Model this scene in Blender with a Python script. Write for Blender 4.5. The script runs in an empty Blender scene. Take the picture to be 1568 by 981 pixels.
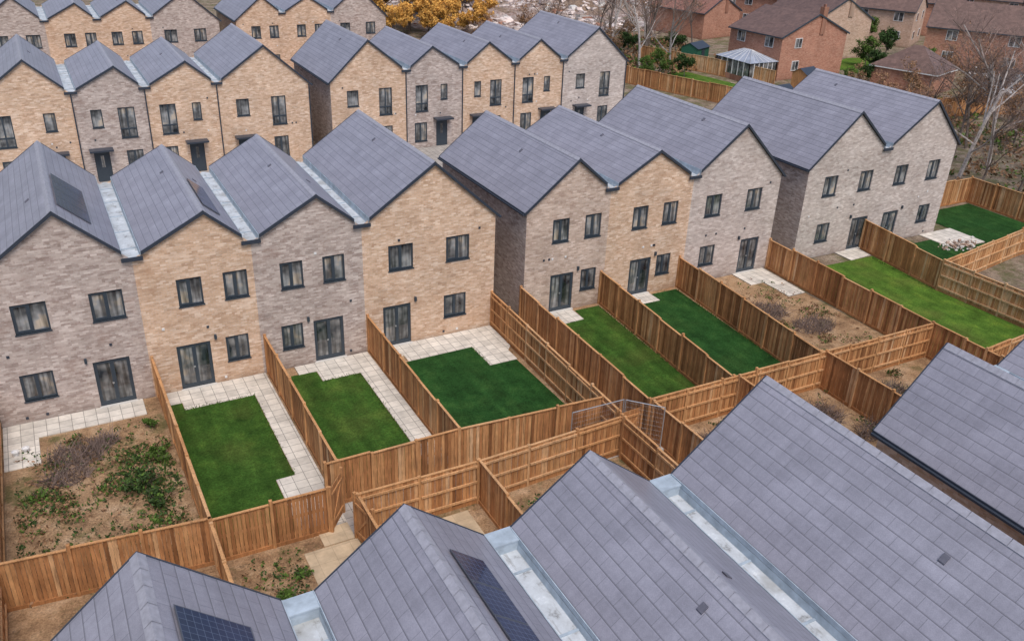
import bpy, math, random
import numpy as np
from mathutils import Vector, Matrix
random.seed(7); rng=np.random.default_rng(7)
S=bpy.context.scene
col=bpy.context.collection
# ------------------------------------------------------------ node helpers
def newmat(name):
    m=bpy.data.materials.new(name); m.use_nodes=True
    nt=m.node_tree; nt.nodes.clear()
    o=nt.nodes.new('ShaderNodeOutputMaterial'); b=nt.nodes.new('ShaderNodeBsdfPrincipled')
    nt.links.new(b.outputs[0],o.inputs[0])
    return m,nt,b
def N(nt,t,**k):
    n=nt.nodes.new(t)
    for a,v in k.items():
        if a in n.inputs: n.inputs[a].default_value=v
        else: setattr(n,a,v)
    return n
def L(nt,a,b): nt.links.new(a,b)
def coords(nt,kind='Object',scale=(1,1,1)):
    tc=N(nt,'ShaderNodeTexCoord'); mp=N(nt,'ShaderNodeMapping'); mp.inputs['Scale'].default_value=scale
    L(nt,tc.outputs[kind],mp.inputs[0]); return mp.outputs[0]
def noise(nt,vec,scale,detail=4,rough=.6):
    n=N(nt,'ShaderNodeTexNoise'); n.inputs['Scale'].default_value=scale; n.inputs['Detail'].default_value=detail; n.inputs['Roughness'].default_value=rough
    L(nt,vec,n.inputs['Vector']); return n.outputs['Fac']
def ramp(nt,fac,stops):
    r=N(nt,'ShaderNodeValToRGB'); cr=r.color_ramp
    while len(cr.elements)<len(stops): cr.elements.new(.5)
    for e,(p,c) in zip(cr.elements,stops):
        e.position=p; e.color=(c[0],c[1],c[2],1) if not isinstance(c,(int,float)) else (c,c,c,1)
    L(nt,fac,r.inputs[0]); return r.outputs[0]
def mix(nt,fac,a,b,mode='MIX'):
    m=N(nt,'ShaderNodeMix',data_type='RGBA',blend_type=mode)
    for s,v in ((0,fac),(6,a),(7,b)):
        if isinstance(v,(int,float)): m.inputs[s].default_value=v
        elif isinstance(v,tuple): m.inputs[s].default_value=(v[0],v[1],v[2],1)
        else: L(nt,v,m.inputs[s])
    return m.outputs[2]
def bump(nt,b,h,strength=.4,dist=.02):
    n=N(nt,'ShaderNodeBump'); n.inputs['Strength'].default_value=strength; n.inputs['Distance'].default_value=dist
    L(nt,h,n.inputs['Height']); L(nt,n.outputs[0],b.inputs['Normal'])
def rgh(b,r,s=.5):
    b.inputs['Roughness'].default_value=r; b.inputs['Specular IOR Level'].default_value=s
def plain(name,c,r=.6,var=.15,sc=8,spec=.4,metal=0):
    m,nt,b=newmat(name); v=coords(nt); f=noise(nt,v,sc)
    L(nt,ramp(nt,f,[(.3,tuple(x*(1-var) for x in c)),(.7,tuple(x*(1+var) for x in c))]),b.inputs['Base Color'])
    rgh(b,r,spec); b.inputs['Metallic'].default_value=metal; return m
def bricktex(nt,vec,w,h,c1,c2,mo,ms):
    br=N(nt,'ShaderNodeTexBrick'); L(nt,vec,br.inputs['Vector'])
    br.inputs['Scale'].default_value=1; br.inputs['Brick Width'].default_value=w; br.inputs['Row Height'].default_value=h
    br.inputs['Mortar Size'].default_value=ms; br.inputs['Mortar Smooth'].default_value=.3
    br.inputs['Color1'].default_value=(*c1,1); br.inputs['Color2'].default_value=(*c2,1); br.inputs['Mortar'].default_value=(*mo,1); return br
def brick(name,c1,c2,mort,blotch,pale,amt=.7,stain=(.42,.24,.14)):
    m,nt,b=newmat(name); uv=coords(nt,'UV')
    br=bricktex(nt,uv,.225,.075,c1,c2,mort,.007)
    R=bricktex(nt,uv,.225,.075,(0,0,0),(1,1,1),(.5,.5,.5),0.0); b3=bricktex(nt,uv,.45,.15,(0,0,0),(1,1,1),(.5,.5,.5),0.0)
    f1=noise(nt,coords(nt,'UV',(1.0,2.2,1)),2.4,5,.8); f2=noise(nt,uv,.45,4,.65); f3=noise(nt,coords(nt,'UV',(3.6,8,1)),1.0,3,.7); f4=noise(nt,uv,.8,5,.7)
    # per-brick variation, more of the dark bricks inside noise clumps
    k2=mix(nt,1.0,ramp(nt,R.outputs['Color'],[(.45,.25),(.85,1)]),ramp(nt,f1,[(.42,.1),(.60,.95)]),'MULTIPLY')
    c=mix(nt,k2,br.outputs['Color'],blotch)
    c=mix(nt,ramp(nt,R.outputs['Color'],[(.0,.7),(.25,0)]),c,pale)
    c=mix(nt,ramp(nt,b3.outputs['Color'],[(.86,0),(.98,.38)]),c,tuple(x*.7 for x in blotch))
    c=mix(nt,ramp(nt,b3.outputs['Color'],[(.02,.32),(.12,0)]),c,pale)
    c=mix(nt,ramp(nt,f3,[(.55,0),(.68,.55)]),c,pale)
    c=mix(nt,ramp(nt,f3,[(.30,.45),(.42,0)]),c,tuple(x*.75 for x in blotch))
    c=mix(nt,ramp(nt,f4,[(.57,0),(.69,.5)]),c,stain)
    c=mix(nt,1.0,c,ramp(nt,f2,[(.3,.84),(.7,1.12)]),'MULTIPLY')
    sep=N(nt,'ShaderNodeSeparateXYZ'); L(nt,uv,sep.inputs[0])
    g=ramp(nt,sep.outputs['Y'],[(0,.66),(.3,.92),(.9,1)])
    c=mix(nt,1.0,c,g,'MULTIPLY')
    L(nt,c,b.inputs['Base Color']); rgh(b,.9,.2); bump(nt,b,br.outputs['Fac'],.5,-.01); return m
M={}
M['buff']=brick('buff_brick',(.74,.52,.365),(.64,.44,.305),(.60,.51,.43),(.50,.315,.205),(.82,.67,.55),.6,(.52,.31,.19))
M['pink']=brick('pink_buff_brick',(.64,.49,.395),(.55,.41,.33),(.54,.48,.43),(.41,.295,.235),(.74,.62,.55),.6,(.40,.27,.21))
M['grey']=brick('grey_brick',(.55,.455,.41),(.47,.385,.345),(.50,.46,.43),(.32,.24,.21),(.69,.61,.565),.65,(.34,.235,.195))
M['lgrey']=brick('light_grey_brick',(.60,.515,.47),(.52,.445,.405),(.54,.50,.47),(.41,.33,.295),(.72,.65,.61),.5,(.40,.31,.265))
M['red']=brick('red_brick',(.52,.25,.165),(.46,.21,.14),(.44,.32,.26),(.37,.17,.11),(.55,.33,.24),.4,(.40,.2,.14))
M['peach']=brick('peach_brick',(.62,.42,.32),(.56,.38,.28),(.5,.4,.34),(.46,.3,.22),(.66,.5,.4),.4,(.48,.30,.22))
def tiles(name,c,w=.60,h=.31,var=.05,joint=.62):
    m,nt,b=newmat(name); uv=coords(nt,'UV')
    lo=tuple(x*(1-var) for x in c); hi=tuple(x*(1+var) for x in c)
    br=bricktex(nt,uv,w,h,lo,hi,tuple(x*joint for x in c),.007)
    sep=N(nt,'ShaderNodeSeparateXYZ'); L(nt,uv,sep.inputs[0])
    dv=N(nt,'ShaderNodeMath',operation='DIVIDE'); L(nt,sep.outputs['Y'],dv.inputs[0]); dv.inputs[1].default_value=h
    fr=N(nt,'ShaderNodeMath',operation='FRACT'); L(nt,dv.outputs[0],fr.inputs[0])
    f2=noise(nt,uv,.8,6,.7); f3=noise(nt,uv,11,4,.7); f4=noise(nt,coords(nt,'UV',(6,.35,1)),1.0,3,.6); f5=noise(nt,coords(nt,'UV',(.25,3.2,1)),1.0,2,.6); f6=noise(nt,uv,40,2,.6)
    c2=mix(nt,1.0,br.outputs['Color'],ramp(nt,f2,[(.25,.80),(.75,1.16)]),'MULTIPLY')
    c2=mix(nt,1.0,c2,ramp(nt,f3,[(.25,.90),(.75,1.08)]),'MULTIPLY')
    c2=mix(nt,1.0,c2,ramp(nt,f4,[(.3,.92),(.7,1.06)]),'MULTIPLY')
    c2=mix(nt,1.0,c2,ramp(nt,f5,[(.3,.93),(.7,1.06)]),'MULTIPLY')
    c2=mix(nt,1.0,c2,ramp(nt,f6,[(.3,.9),(.7,1.1)]),'MULTIPLY')
    c2=mix(nt,ramp(nt,fr.outputs[0],[(0,.85),(.13,0)]),c2,tuple(x*.36 for x in c))  # course shadow painted dark along the lower edge of each tile row
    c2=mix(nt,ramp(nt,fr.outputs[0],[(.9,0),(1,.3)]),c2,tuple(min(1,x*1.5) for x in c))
    L(nt,c2,b.inputs['Base Color']); rgh(b,.45,.5)
    inv=N(nt,'ShaderNodeMath',operation='SUBTRACT'); inv.inputs[0].default_value=1; L(nt,fr.outputs[0],inv.inputs[1])
    bump(nt,b,inv.outputs[0],.5,.03); return m
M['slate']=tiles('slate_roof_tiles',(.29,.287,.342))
M['browntile']=tiles('brown_roof_tiles',(.17,.105,.085),.3,.3,.2)
M['redtile']=tiles('red_roof_tiles',(.30,.14,.10),.3,.3,.2)
M['ridge']=plain('ridge_tile',(.34,.34,.39),.5)
M['vent']=plain('roof_vent',(.12,.12,.15),.5)
M['trim']=plain('dark_trim',(.04,.05,.07),.4,.1)
M['frame']=plain('anthracite_frame',(.045,.06,.078),.4,.08)
M['white']=plain('white_pvc',(.72,.72,.72),.4,.05)
M['stone']=plain('threshold_stone',(.6,.58,.55),.8,.1)
def mk_zinc():
    m,nt,b=newmat('valley_gutter_lining'); v=coords(nt); f=noise(nt,v,2.2,6,.7); f2=noise(nt,v,.9,3,.6); f3=noise(nt,coords(nt,'Object',(6,.8,1)),1.5,5,.7)
    c=ramp(nt,f,[(.33,(.22,.22,.22)),(.43,(.50,.53,.56)),(.60,(.60,.64,.68)),(.70,(.82,.84,.86))])
    c=mix(nt,ramp(nt,f2,[(.52,0),(.66,.55)]),c,(.28,.27,.24)); c=mix(nt,ramp(nt,f3,[(.58,0),(.7,.6)]),c,(.20,.19,.17)); L(nt,c,b.inputs['Base Color']); rgh(b,.45,.5); return m
M['zinc']=mk_zinc()
M['capbox']=plain('valley_cap',(.38,.45,.52),.5,.25,3)
def mk_glass(name,tint):
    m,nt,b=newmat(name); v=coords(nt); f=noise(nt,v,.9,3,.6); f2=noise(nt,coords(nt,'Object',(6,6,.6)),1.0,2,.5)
    c=ramp(nt,f,[(.36,(.025,.032,.04)),(.48,tint),(.60,tuple(x*2.2 for x in tint)),(.68,(.42,.36,.29))])  # lighter tones paint lit room interiors into the glass colour
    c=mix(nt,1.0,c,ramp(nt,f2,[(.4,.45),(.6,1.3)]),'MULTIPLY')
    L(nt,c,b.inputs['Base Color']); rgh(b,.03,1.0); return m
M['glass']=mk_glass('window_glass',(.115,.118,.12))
def mk_wood():
    m,nt,b=newmat('fence_wood'); at=N(nt,'ShaderNodeAttribute',attribute_name='tint')
    f=noise(nt,coords(nt,'Object',(9,9,1.1)),2,5,.7); f2=noise(nt,coords(nt),1.1,3,.6); f3=noise(nt,coords(nt,'Object',(7,7,.6)),1.4,3,.6)
    c=ramp(nt,at.outputs['Fac'],[(0,(.25,.11,.045)),(.35,(.46,.215,.09)),(.7,(.61,.33,.15)),(1,(.70,.46,.27))])
    c=mix(nt,1.0,c,ramp(nt,f,[(.25,.55),(.75,1.3)]),'MULTIPLY')
    c=mix(nt,1.0,c,ramp(nt,f2,[(.3,.78),(.7,1.14)]),'MULTIPLY')
    c=mix(nt,ramp(nt,f3,[(.56,0),(.74,.6)]),c,(.16,.085,.045))
    L(nt,c,b.inputs['Base Color']); rgh(b,.85,.2); return m
M['wood']=mk_wood()
def mk_lawn(name,c,dry):
    m,nt,b=newmat(name); v=coords(nt); f=noise(nt,v,1.1,5,.65); f2=noise(nt,v,12,5,.85); f3=noise(nt,v,.45,3,.5); f4=noise(nt,v,60,2,.7); f5=noise(nt,coords(nt,'Object',(2.2,.12,1)),1,2,.5)
    k=ramp(nt,f,[(.3,tuple(x*.6 for x in c)),(.52,c),(.72,(c[0]*1.8,c[1]*1.4,c[2]*1.4))])
    k=mix(nt,ramp(nt,f3,[(.48,0),(.72,dry)]),k,(.15,.14,.04))
    k=mix(nt,1.0,k,ramp(nt,f2,[(.28,.35),(.72,1.6)]),'MULTIPLY')
    k=mix(nt,1.0,k,ramp(nt,f4,[(.25,.7),(.75,1.3)]),'MULTIPLY')
    k=mix(nt,1.0,k,ramp(nt,f5,[(.35,.82),(.65,1.12)]),'MULTIPLY')
    L(nt,k,b.inputs['Base Color']); rgh(b,.95,.1); bump(nt,b,f2,.8,.05); return m
M['lawn']=mk_lawn('lawn_grass',(.046,.108,.018),.3)
M['lawn2']=mk_lawn('lawn_grass_light',(.085,.17,.024),.4)
M['astro']=mk_lawn('dark_lawn_grass',(.022,.076,.018),.06)
def mk_soil(name,green,base=((.22,.13,.075),(.46,.295,.17),(.62,.44,.29))):
    m,nt,b=newmat(name); v=coords(nt); f=noise(nt,v,.9,8,.7); f2=noise(nt,v,14,5,.75); f3=noise(nt,v,.55,6,.75); f4=noise(nt,v,3,5,.7)
    c=ramp(nt,f,[(.32,base[0]),(.5,base[1]),(.68,base[2])])
    c=mix(nt,1.0,c,ramp(nt,f2,[(.3,.5),(.7,1.4)]),'MULTIPLY')
    c=mix(nt,ramp(nt,f4,[(.55,0),(.68,.6)]),c,(.10,.07,.045))
    c=mix(nt,ramp(nt,f3,[(.60-green*.25,0),(.70-green*.2,.75)]),c,(.10,.115,.04))
    L(nt,c,b.inputs['Base Color']); rgh(b,.95,.1); bump(nt,b,f2,1,.08); return m
M['soil']=mk_soil('garden_soil',.18); M['soilg']=mk_soil('weedy_soil',.28)
M['field']=mk_soil('rough_ground',.5,((.15,.11,.08),(.28,.215,.16),(.40,.33,.26)))
def mk_slab(name,c,w=.45,mort=.35):
    m,nt,b=newmat(name); v=coords(nt); br=bricktex(nt,v,w,w,tuple(x*.88 for x in c),tuple(x*1.08 for x in c),tuple(x*mort for x in c),.012); br.offset=0.0
    f=noise(nt,v,1.4,6,.7); k=mix(nt,1.0,br.outputs['Color'],ramp(nt,f,[(.3,.70),(.6,1.05)]),'MULTIPLY')
    L(nt,k,b.inputs['Base Color']); rgh(b,.85,.2); return m
M['slab']=mk_slab('patio_slab',(.68,.635,.57)); M['tan']=mk_slab('tan_paving',(.56,.44,.30),.6,.8)
M['asphalt']=plain('asphalt',(.06,.06,.065),.9,.2,3); M['pave']=mk_slab('pavement_block',(.42,.39,.36),.4)
M['kerb']=plain('kerb_stone',(.38,.37,.35),.9)
def mk_rub():
    m,nt,b=newmat('rubble'); v=coords(nt); f=noise(nt,v,.42,10,.85); f2=noise(nt,v,.10,5,.7); f3=noise(nt,v,2.2,4,.8)
    c=ramp(nt,f,[(.36,(.17,.11,.09)),(.46,(.44,.32,.28)),(.54,(.62,.51,.47)),(.62,(.82,.77,.74))])
    c=mix(nt,ramp(nt,f2,[(.48,0),(.58,.8)]),c,(.29,.20,.13)); c=mix(nt,1.0,c,ramp(nt,f3,[(.3,.45),(.7,1.35)]),'MULTIPLY')
    L(nt,c,b.inputs['Base Color']); rgh(b,.95,.1); bump(nt,b,f,1,.6); return m
M['rubble']=mk_rub(); M['rock']=plain('broken_concrete',(.70,.61,.57),.9,.35,.3)
def mk_leaf(name,c,v=.45):
    m,nt,b=newmat(name); at=N(nt,'ShaderNodeAttribute',attribute_name='tint')
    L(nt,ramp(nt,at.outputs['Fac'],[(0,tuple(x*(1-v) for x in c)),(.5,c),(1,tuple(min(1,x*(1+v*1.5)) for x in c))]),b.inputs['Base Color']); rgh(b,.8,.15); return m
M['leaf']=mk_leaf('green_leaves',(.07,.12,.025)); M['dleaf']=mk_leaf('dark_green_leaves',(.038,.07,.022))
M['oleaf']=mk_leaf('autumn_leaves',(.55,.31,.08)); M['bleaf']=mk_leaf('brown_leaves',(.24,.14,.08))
M['twig']=mk_leaf('dry_twigs',(.21,.155,.135)); M['bark']=plain('bark',(.17,.135,.115),.9,.3,5); M['birch']=plain('pale_bark',(.40,.36,.34),.9,.4,5)
def mk_solar():
    m,nt,b=newmat('solar_cells'); uv=coords(nt,'UV'); br=bricktex(nt,uv,.165,.165,(.018,.03,.075),(.024,.038,.09),(.12,.16,.25),.005); br.offset=0.0
    L(nt,br.outputs['Color'],b.inputs['Base Color']); rgh(b,.12,.6); return m
M['solar']=mk_solar()
M['steel']=plain('galvanised_steel',(.5,.52,.54),.4,.1,5,.5,.6); M['pframe']=plain('panel_frame',(.09,.10,.13),.4)
M['carwhite']=plain('white_car_paint',(.7,.7,.7),.25,.03); M['cardark']=plain('dark_car_paint',(.05,.06,.08),.25,.03); M['tyre']=plain('tyre_rubber',(.02,.02,.02),.8)
M['consglass']=plain('conservatory_roof',(.33,.36,.43),.2,.2,1,.7)
M['green']=plain('green_paint',(.03,.13,.08),.5)
# ------------------------------------------------------------ mesh builder
class MB:
    def __init__(s): s.v=[];s.f=[];s.m=[];s.uv=[];s.t=[];s.mats=[]
    def mi(s,k):
        if k not in s.mats: s.mats.append(k)
        return s.mats.index(k)
    def face(s,pts,k,uv=None,t=.5):
        n=len(s.v); s.v.extend([tuple(p) for p in pts]); s.f.append(tuple(range(n,n+len(pts)))); s.m.append(s.mi(k)); s.t.append(t)
        s.uv.extend(uv if uv else [(p[0],p[1]) for p in pts])
    def hexa(s,p,k,t=.5):
        for a in ((0,3,2,1),(4,5,6,7),(0,1,5,4),(1,2,6,5),(2,3,7,6),(3,0,4,7)): s.face([p[i] for i in a],k,None,t)
    def box(s,x0,x1,y0,y1,z0,z1,k,t=.5):
        s.hexa([(x0,y0,z0),(x1,y0,z0),(x1,y1,z0),(x0,y1,z0),(x0,y0,z1),(x1,y0,z1),(x1,y1,z1),(x0,y1,z1)],k,t)
    def tube(s,a,b,ra,rb,k,n=5,t=.5):
        a=np.array(a,float); b=np.array(b,float); d=b-a; l=np.linalg.norm(d)
        if l<1e-6: return
        d/=l; h=np.array([0,0,1.]) if abs(d[2])<.9 else np.array([1.,0,0]); u=np.cross(d,h); u/=np.linalg.norm(u); w=np.cross(d,u)
        ra_=[a+ra*(math.cos(q)*u+math.sin(q)*w) for q in np.linspace(0,2*math.pi,n,endpoint=False)]
        rb_=[b+rb*(math.cos(q)*u+math.sin(q)*w) for q in np.linspace(0,2*math.pi,n,endpoint=False)]
        for i in range(n): j=(i+1)%n; s.face([ra_[i],ra_[j],rb_[j],rb_[i]],k,None,t)
    def mesh(s,name):
        me=bpy.data.meshes.new(name); me.from_pydata(s.v,[],s.f); 
        for k in s.mats: me.materials.append(M[k])
        me.polygons.foreach_set('material_index',s.m)
        u=me.uv_layers.new(name='UVMap'); u.data.foreach_set('uv',np.array(s.uv,dtype=np.float32).ravel())
        a=me.attributes.new('tint','FLOAT','FACE'); a.data.foreach_set('value',np.array(s.t,dtype=np.float32))
        me.update(); return me
    def obj(s,name,parent=None):
        o=bpy.data.objects.new(name,s.mesh(name)); col.objects.link(o)
        if parent: o.parent=parent
        return o
def empty(name,loc=(0,0,0),rz=0):
    e=bpy.data.objects.new(name,None); e.empty_display_size=.5; col.objects.link(e); e.location=loc; e.rotation_euler=(0,0,rz); return e
# ------------------------------------------------------------ terraced house unit
def openings(B,ops,y,s,WB,wm,zt=5.3,x0=0,x1=1):
    xs=sorted(set([x0,x1]+[o[0]-o[2]/2 for o in ops]+[o[0]+o[2]/2 for o in ops]))
    zs=sorted(set([0.0,zt]+[max(0,o[1]-o[3]/2) for o in ops]+[o[1]+o[3]/2 for o in ops]))
    for i in range(len(xs)-1):
        for j in range(len(zs)-1):
            cx=(xs[i]+xs[i+1])/2; cz=(zs[j]+zs[j+1])/2
            if any(abs(cx-o[0])<o[2]/2 and abs(cz-o[1])<o[3]/2 for o in ops): continue
            p=[(xs[i],y,zs[j]),(xs[i+1],y,zs[j]),(xs[i+1],y,zs[j+1]),(xs[i],y,zs[j+1])]
            if s>0: p=p[::-1]
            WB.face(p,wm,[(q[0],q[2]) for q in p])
    for (xc,zc,w,h,ty) in ops:
        a,b=xc-w/2,xc+w/2; c,d=zc-h/2,zc+h/2; yi=y-s*.12
        for p in ([(a,y,c),(a,yi,c),(a,yi,d),(a,y,d)],[(b,y,c),(b,yi,c),(b,yi,d),(b,y,d)],[(a,y,d),(b,y,d),(b,yi,d),(a,yi,d)],[(a,y,c),(b,y,c),(b,yi,c),(a,yi,c)]):
            WB.face(p,wm,[(q[0]+q[1],q[2]) for q in p])
        ya,yb=sorted((y-s*.05,y-s*.11))
        def bar(x0_,x1_,z0_,z1_,o=0): B.box(x0_,x1_,ya-(o if s<0 else 0),yb+(o if s>0 else 0),z0_,z1_,'frame')
        e=.065
        bar(a,a+e,c,d); bar(b-e,b,c,d); bar(a+e,b-e,d-e,d); bar(a+e,b-e,c,c+e)
        yg=y-s*.085
        if ty in('W','D','T'):
            m=.045 if ty!='D' else .075
            bar(xc-m,xc+m,c+e,d-e,.01)
        if ty=='W':
            x_=(a+e,xc-.045) 
            bar(x_[0],x_[0]+.045,c+e,d-e,.012); bar(x_[1]-.045,x_[1],c+e,d-e,.012)
            bar(x_[0]+.045,x_[1]-.045,d-e-.045,d-e,.012); bar(x_[0]+.045,x_[1]-.045,c+e,c+e+.045,.012)
        if ty=='D':
            bar(a+e,xc-.075,c+e,c+e+.13,.008); bar(xc+.075,b-e,c+e,c+e+.13,.008)
            bar(a+e,xc-.075,d-e-.07,d-e,.008); bar(xc+.075,b-e,d-e-.07,d-e,.008)
            bar(a+e,a+e+.06,c+e+.13,d-e-.07,.008); bar(b-e-.06,b-e,c+e+.13,d-e-.07,.008)
            y0_,y1_=sorted((y+s*.12,y-s*.03)); B.box(a-.05,b+.05,y0_,y1_,.0,.06,'stone')
            y0_,y1_=sorted((y-s*.05,y-s*.02)); B.box(xc-.1,xc-.03,y0_,y1_,c+.95,c+1.02,'steel')
        if ty=='T':
            bar(a+e,xc-.045,zc-.45,zc-.37,.01); bar(xc+.045,b-e,zc-.45,zc-.37,.01)
        if ty=='F':
            y0_,y1_=sorted((y-s*.06,y-s*.10)); B.box(a+e,b-e,y0_,y1_,c+e,d-e,'frame')
            y0_,y1_=sorted((y-s*.055,y-s*.059)); B.box(xc-.1,xc+.1,y0_,y1_,c+1.0,d-.3,'glass')
            y0_,y1_=sorted((y,y+s*.75)); B.box(a-.25,b+.25,y0_,y1_,d+.13,d+.25,'trim')
            y0_,y1_=sorted((y,y+s*.6)); B.box(a-.1,b+.1,y0_,y1_,0,.09,'stone')
        else:
            p=[(a+e,yg,c+e),(b-e,yg,c+e),(b-e,yg,d-e),(a+e,yg,d-e)]
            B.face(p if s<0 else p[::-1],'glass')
        if ty in 'WST' and c>.3:
            y0_,y1_=sorted((y-s*.05,y+s*.04)); B.box(a-.03,b+.03,y0_,y1_,c-.045,c,'frame')
HW=.34
def unit(x0,x1,zl,zr,px,pz,y0,y1,wm,opS,opN,endL,endR,sideL=None,capN=False,capS=False,solar=None,pipes=False):
    E=empty('terraced_brick_house',((x0+x1)/2,(y0+y1)/2,0))
    inv=Matrix.Translation((-(x0+x1)/2,-(y0+y1)/2,0))
    W=MB(); B=MB(); R=MB(); T=MB(); G=MB()
    zt=5.3
    openings(B,opS,y0,-1,W,wm,zt,x0,x1); openings(B,opN,y1,1,W,wm,zt,x0,x1)
    for y,s in ((y0,-1),(y1,1)):
        p=[(x0,y,zt),(x1,y,zt),(x1,y,zr-.03),(px,y,pz-.05),(x0,y,zl-.03)]
        if s>0: p=p[::-1]
        W.face(p,wm,[(q[0],q[2]) for q in p])
    sm=sideL or wm
    for x,z,e in ((x0,zl,endL),(x1,zr,endR)):
        p=[(x,y0,0),(x,y1,0),(x,y1,z-.03),(x,y0,z-.03)]
        W.face(p if x==x1 else p[::-1],sm if x==x0 else wm,[(q[1],q[2]) for q in (p if x==x1 else p[::-1])])
    for side,(xe,ze,en) in enumerate(((x0,zl,endL),(x1,zr,endR))):
        dx=px-xe; sl=(pz-ze)/abs(dx); sg=1 if dx>0 else -1
        xs=xe+sg*HW if not en else xe-sg*.17
        zs=ze+sl*(HW if not en else -.17)
        le=math.hypot(px-xs,pz-zs); ya,yb=y0-.10,y1+.10
        up=.09
        a,b,c,d=(xs,ya,zs+up),(px,ya,pz+up),(px,yb,pz+up),(xs,yb,zs+up)
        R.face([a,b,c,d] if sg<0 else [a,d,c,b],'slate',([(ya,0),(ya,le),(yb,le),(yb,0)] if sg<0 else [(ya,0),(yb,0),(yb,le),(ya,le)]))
        lo=lambda q:(q[0],q[1],q[2]-.10)
        R.face([lo(a),lo(b),lo(c),lo(d)],'trim')
        for y_,o in ((ya,-1),(yb,1)):
            y2,y3=sorted((y_,y_+o*.035))
            T.hexa([(xs,y2,zs+up-.13),(px,y2,pz+up-.13),(px,y3,pz+up-.13),(xs,y3,zs+up-.13),(xs,y2,zs+up+.02),(px,y2,pz+up+.02),(px,y3,pz+up+.02),(xs,y3,zs+up+.02)],'trim')
        xo=xs-sg*.02
        T.hexa([(min(xs,xo),ya,zs+up-.13),(max(xs,xo),ya,zs+up-.13),(max(xs,xo),yb,zs+up-.13),(min(xs,xo),yb,zs+up-.13)]+[(min(xs,xo),ya,zs+up+.015),(max(xs,xo),ya,zs+up+.015),(max(xs,xo),yb,zs+up+.015),(min(xs,xo),yb,zs+up+.015)],'trim' if en else 'capbox')
        if not en:
            T.face([(xs-sg*.025,ya,zs+up-.13),(xs-sg*.025,yb,zs+up-.13),(xs-sg*.05,yb,ze+.02),(xs-sg*.05,ya,ze+.02)],'capbox')
        if en:
            g0,g1=sorted((xo,xo-sg*.08)); T.box(g0,g1,ya,yb,zs-.03,zs+.04,'trim')
        w=.14; n=int((yb-ya)/.45)
        for i in range(n):
            y2=ya+(yb-ya)*i/n; y3=ya+(yb-ya)*(i+1)/n-.012
            R.face([(px-sg*w,y2,pz+up-sl*w+.028),(px,y2,pz+up+.035),(px,y3,pz+up+.035),(px-sg*w,y3,pz+up-sl*w+.028)],'ridge')
        if random.random()<.75:
            v=.075; yy=y0+(y1-y0)*random.uniform(.25,.75); xx=px-sg*random.uniform(.5,.9); zz=pz+up-sl*abs(px-xx); q=sg*v*sl
            R.hexa([(xx-v,yy-v,zz-.05-q),(xx+v,yy-v,zz-.05+q),(xx+v,yy+v,zz-.05+q),(xx-v,yy+v,zz-.05-q),(xx-v,yy-v,zz+.04-q),(xx+v,yy-v,zz+.04+q),(xx+v,yy+v,zz+.04+q),(xx-v,yy+v,zz+.04-q)],'vent')
        if solar and side==solar[0]:
            _,f0,f1,ys0,ys1,ncol=solar
            P=lambda f,y,h:(px+(xs-px)*f,y,pz+up+(zs-pz)*f+h)
            stepy=(ys1-ys0)/ncol
            for q in range(ncol):
                u0=ys0+q*stepy+.01; u1=ys0+(q+1)*stepy-.01
                G.hexa([P(f0,u0,.03),P(f1,u0,.03),P(f1,u1,.03),P(f0,u1,.03),P(f0,u0,.09),P(f1,u0,.09),P(f1,u1,.09),P(f0,u1,.09)],'pframe')
                e=.025; lw=(f1-f0)*le; m_=.01
                G.face([P(f0+m_,u0+e,.094),P(f1-m_,u0+e,.094),P(f1-m_,u1-e,.094),P(f0+m_,u1-e,.094)] ,'solar',[(0,0),(lw,0),(lw,u1-u0),(0,u1-u0)])
    if not endR:
        T2=MB(); T2.face([(x1-HW-.02,y0-.1,zr+.03),(x1+HW+.02,y0-.1,zr+.03),(x1+HW+.02,y1+.1,zr+.03),(x1-HW-.02,y1+.1,zr+.03)],'zinc')
        for k in range(5):
            yy=y0+(y1-y0)*(k+.5)/5; T2.box(x1-HW,x1+HW,yy-.03,yy+.03,zr+.03,zr+.055,'capbox')
        for y_,on in ((y1,capN),(y0,capS)):
            if on:
                o=1 if y_==y1 else -1; a_,b_=sorted((y_+o*.13,y_-o*.30))
                T2.box(x1-.46,x1+.46,a_,b_,zr-.30,zr+.30,'capbox'); a_,b_=sorted((y_+o*.16,y_-o*.33)); T2.box(x1-.49,x1+.49,a_,b_,zr+.30,zr+.34,'capbox')
        o=T2.obj('valley_gutter',E); o.data.transform(inv)
        T.box(x1-HW-.05,x1+HW+.05,y0-.145,y0-.09,zr-.07,zr+.09,'trim') 
    if pipes:
        B.tube((x1-.02,y0-.07,.1),(x1-.02,y0-.07,zr-.1),.045,.045,'trim',6)
    for (ops,y,s) in ((opS,y0,-1),(opN,y1,1)):
        for k in range(4):
            xx=random.uniform(x0+.5,x1-.5); zz=random.choice((2.75,3.0,5.25,.25))
            if any(abs(xx-o[0])<o[2]/2+.12 and abs(zz-o[1])<o[3]/2+.12 for o in ops): continue
            a_,b_=sorted((y,y+s*.03)); B.box(xx-.05,xx+.05,a_,b_,zz-.05,zz+.05,random.choice(('trim','white','frame')))
        for o in ops:
            if o[4]=='D':
                xx=o[0]+.9*(1 if o[0]<(x0+x1)/2 else -1); a_,b_=sorted((y,y+s*.1)); 
                if not any(abs(xx-q[0])<q[2]/2+.08 and abs(2.25-q[1])<q[3]/2 for q in ops): B.box(xx-.05,xx+.05,a_,b_,2.15,2.35,'frame')
    if solar:
        o=G.obj('solar_panels',E); o.data.transform(inv)
    for b_,n in ((W,'walls'),(B,'windows_and_doors'),(R,'roof'),(T,'roof_trim')):
        o=b_.obj(n,E); o.data.transform(inv)
ZW,ZG=4.43,1.54
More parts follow.
